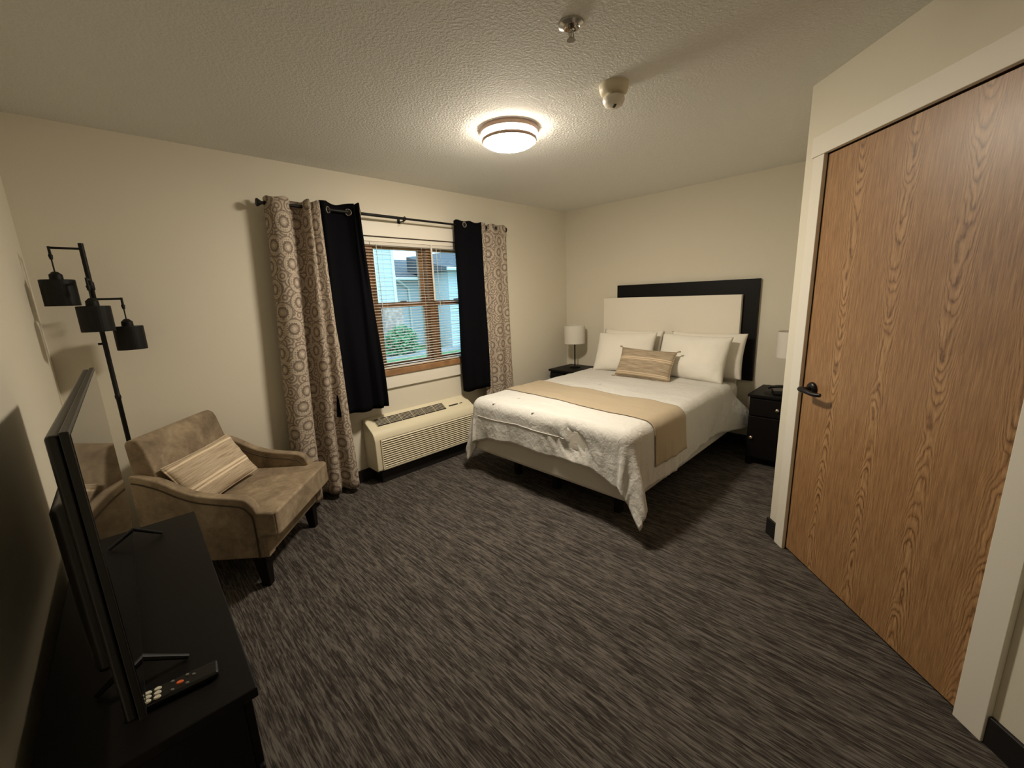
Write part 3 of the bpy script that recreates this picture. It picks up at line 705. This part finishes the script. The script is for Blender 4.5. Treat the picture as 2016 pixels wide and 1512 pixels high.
obj('handset', tube(NB(), catmull([(-.085, -.03, .06), (-.06, -.03, .062), (0, -.03, .07), (.06, -.03, .062), (.085, -.03, .06)], 14), [.016, .019, .014, .012, .011, .011, .011, .011, .011, .011, .012, .014, .019, .016], 12), BLACK_PLASTIC, ck, smooth=True)
obj('cord', tube(NB(), catmull([(-.05, .02, .012), (-.09, .05, .006), (-.1, 0, .006), (-.07, -.07, .006)], 16), .003, 6), BLACK_PLASTIC, ck, smooth=True)

# ------------------------------------------------------------------ armchair
ch = thing('armchair', 'taupe velvet armchair with sloping arms in the corner', 'armchair', (-3.544, -.659, 0), math.radians(47.8))
armp = [(.0, .19), (-.002, .3), (.002, .4), (.018, .47), (.05, .515), (.1, .532), (.2, .545), (.3, .565), (.38, .6), (.46, .645), (.54, .675), (.6, .685), (.6, .19)]
outer = catmull([(0, a, b) for a, b in armp[:-1]], 60)
prof = [(v.y, v.z) for v in outer] + [(.6, .19)]
inset = [(v.y, v.z) for v in catmull([(0, a, b) for a, b in [(.03, .19), (.03, .4), (.045, .45), (.075, .482), (.12, .494), (.2, .507), (.3, .527), (.38, .56), (.46, .605), (.54, .637), (.585, .648)]], 50)] + [(.585, .19)]
for s in (-1, 1):
    x0, x1 = sorted((s*.285, s*.34))
    arm = obj('arm', extrude_yz(NB(), prof, x0, x1), VELVET, ch, bevel=.014, seg=3)
    for xf, dirn in ((s*.341, 1), (s*.284, -1)):
        obj('arm_seam', tube(NB(), [(xf, y, z) for y, z in inset[:-1]], .004, 6), SEAM, arm, smooth=True)
# T-shaped seat cushion
tc = [(-.28, .5), (-.28, .03), (-.335, .03), (-.345, -.0), (-.345, -.07), (-.325, -.09), (.325, -.09), (.345, -.07), (.345, 0), (.335, .03), (.28, .03), (.28, .5)]
obj('seat_cushion', prism(NB(), tc, .312, .45), VELVET, ch, bevel=.052, seg=6)
obj('seat_rail', bx(-.338, .338, -.012, .58, .19, .318), VELVET, ch, bevel=.01, seg=2)
for s in (-1, 1): obj('corner_panel', bx(min(s*.275, s*.34), max(s*.275, s*.34), -.02, .0, .192, .32), VELVET, ch, bevel=.006)
bm = NB(); 
bk = [(.44, .40), (.475, .6), (.53, .82), (.545, .85), (.57, .862), (.6, .858), (.618, .84), (.605, .6), (.585, .2), (.5, .2), (.45, .3)]
obj('backrest', extrude_yz(bm, bk, -.3, .275), VELVET, ch, bevel=.03, seg=4)
for sx in (-.29, .29):
    for sy, tilt in ((.05, -.02), (.54, .05)):
        bm = NB(); r0, r1 = .034, .021
        v = [bm.verts.new((sx+a*r0, sy+b*r0, .192)) for a, b in ((-1, -1), (1, -1), (1, 1), (-1, 1))] + [bm.verts.new((sx+a*r1, sy+tilt*.5+b*r1, 0)) for a, b in ((-1, -1), (1, -1), (1, 1), (-1, 1))]
        for f in ((0,1,2,3),(7,6,5,4),(0,4,5,1),(1,5,6,2),(2,6,7,3),(3,7,4,0)): bm.faces.new([v[i] for i in f])
        obj('leg', bm, BLACK_WOOD, ch, bevel=.003)
chM = T(-3.544, -.659, 0) @ rot('Z', 47.8)
cc = pillow('lumbar_cushion', 'cream woven lumbar cushion leaning in the armchair', 'cushion', .465, .275, .115, CUSH_CHAIR, chM @ T(-.056, .375, .592) @ rot('Z', -9) @ rot('X', -31) @ rot('Y', -4), 21, pinch=.04)
cush_extra(cc, .465, .275, CUSH_CHAIR, tassel=False)

# ------------------------------------------------------------------ floor lamp
fl = thing('floor_lamp', 'black three-shade floor lamp standing behind the armchair', 'floor lamp', (-4.176, -.2, 0))
obj('base', lathe(NB(), [(0, 0), (.13, 0), (.13, .012), (.12, .02), (.02, .026), (0, .026)], 36), BLACK_METAL, fl, smooth=True)
obj('pole', lathe(NB(), [(.0105, .02), (.0105, 1.03), (.013, 1.035), (.013, 1.05), (.0105, 1.055), (.0105, 1.4), (.0135, 1.405), (.0135, 1.43), (.0105, 1.435), (.0105, 1.6), (.0145, 1.605), (.0145, 1.64), (.0105, 1.645), (.0105, 1.83), (0, 1.832)], 18), BLACK_METAL, fl, smooth=True)
for (dx, dy, za, cord, knob) in ((-.112, -.01, 1.803, .12, 1), (.104, .02, 1.557, .115, 1), (-.01, -.11, 1.652, .1, 1)):
    arm = obj('arm', tube(NB(), [(0, 0, za), (dx, dy, za)], .0055, 8), BLACK_METAL, fl, smooth=True)
    obj('joint', tube(NB(), [(dx, dy, za+.006), (dx, dy, za-.03), (dx, dy, za-.035), (dx, dy, za-.055)], [.0055, .0055, .009, .006], 10), BLACK_METAL, arm, smooth=True)
    obj('cord', tube(NB(), [(dx, dy, za-.05), (dx, dy, za-cord+.005)], .003, 8), BLACK_METAL, arm, smooth=True)
    zs = za-cord
    obj('socket_cap', lathe(NB(), [(0, zs+.01), (.01, zs+.008), (.024, zs-.006), (.025, zs-.03), (0, zs-.03)], 20, None, dx, dy), BLACK_METAL, arm, smooth=True)
    obj('shade', lathe(NB(), [(0, zs-.028), (.062, zs-.03), (.0635, zs-.034), (.0635, zs-.155), (.061, zs-.155), (.061, zs-.034), (0, zs-.032)], 36, None, dx, dy), BLACK_METAL, fl, smooth=False)
    obj('bulb', lathe(NB(), [(0, zs-.03), (.012, zs-.04), (.024, zs-.075), (.022, zs-.09), (0, zs-.105)], 16, None, dx, dy), mat('unlit_bulb', (200, 190, 170), .3), fl, smooth=True)
obj('switch_knob', lathe(NB(), [(0, 0), (.006, 0), (.006, .016), (0, .016)], 10, T(-.01, 0, 1.33) @ rot('Y', -90)), BLACK_METAL, fl)

# ------------------------------------------------------------------ dresser, television, remote
DRZ = math.radians(-2.0)   # local y runs along the wall
dr = thing('dresser', 'long black dresser against the wall under the television', 'dresser', (-4.245, -1.70, 0), DRZ)
L0, L1 = -.565, .56; XB, XF = -.16, .19
obj('top', bx(XB, XF, L0, L1, .635, .66), BLACK_WOOD, dr, bevel=.003)
obj('body', bx(XB+.01, XF-.03, L0+.012, L1-.012, .05, .635), BLACK_WOOD, dr)
obj('plinth', bx(XB+.02, XF-.05, L0+.03, L1-.03, 0, .05), BLACK_WOOD, dr)
for c in range(2):
    for r in range(3):
        y0 = L0+.02+c*(L1-L0-.04)/2; y1 = y0+(L1-L0-.05)/2; z0 = .06+r*.19
        d = obj('drawer', bx(XF-.03, XF-.012, y0, y1, z0, z0+.18), BLACK_WOOD, dr, bevel=.003)
        obj('finger_pull', bx(XF-.014, XF-.0115, (y0+y1)/2-.06, (y0+y1)/2+.06, z0+.155, z0+.168), DARK_SLOT, d)
tv = thing('television', 'flat black television standing on the dresser', 'television', (-4.236, -1.70, .66), math.radians(-1.5))
TL, TZ0, TZ1 = .55, .055, .64
obj('bezel', bx(-.012, .0, -TL, TL, TZ0, TZ1), BLACK_PLASTIC, tv, bevel=.002)
obj('screen', bx(-.001, .0012, -TL+.008, TL-.008, TZ0+.018, TZ1-.008), SCREEN, tv)
bm = NB(); box(bm, -.03, -.012, -TL+.004, TL-.004, TZ0+.004, TZ1-.004); obj('rear_shell', bm, BLACK_PLASTIC, tv, bevel=.006)
bm = NB(); box(bm, -.065, -.03, -TL+.12, TL-.12, TZ0+.05, TZ1-.16); obj('rear_housing', bm, BLACK_PLASTIC, tv, bevel=.015)
for y in (-.35, .43):
    bm = NB(); tube(bm, [(-.085, y+.008, .006), (-.012, y, .06), (.075, y-.008, .006)], [.006, .009, .006], 8)
    obj('stand_foot', bm, BLACK_METAL, tv, smooth=True)
rm = thing('remote_control', 'black remote with white and orange buttons lying on the dresser', 'remote control', (-4.2, -2.147, .66), math.radians(-7))
obj('shell', bx(-.075, .075, -.0225, .0225, 0, .016), BLACK_PLASTIC, rm, bevel=.006, seg=3)
def button(x, y, rx, ry, m):
    obj('button', lathe(NB(), [(0, .0185), (.8, .0185), (1, .0165), (1, .015)], 16, T(x, y, 0) @ Matrix.Diagonal((rx, ry, 1, 1))), m, rm, smooth=True)
for i in range(2):
    for j in range(3): button(-.05+.0165*i, -.0135+.0125*j, .0068, .0052, BTN_WHITE)
button(.005, .0, .007, .005, BTN_ORANGE)
for x, y in ((-.008, .013), (-.008, -.013), (.018, .013), (.018, -.013), (.03, .005)): button(x, y, .0035, .003, BTN_GREY)
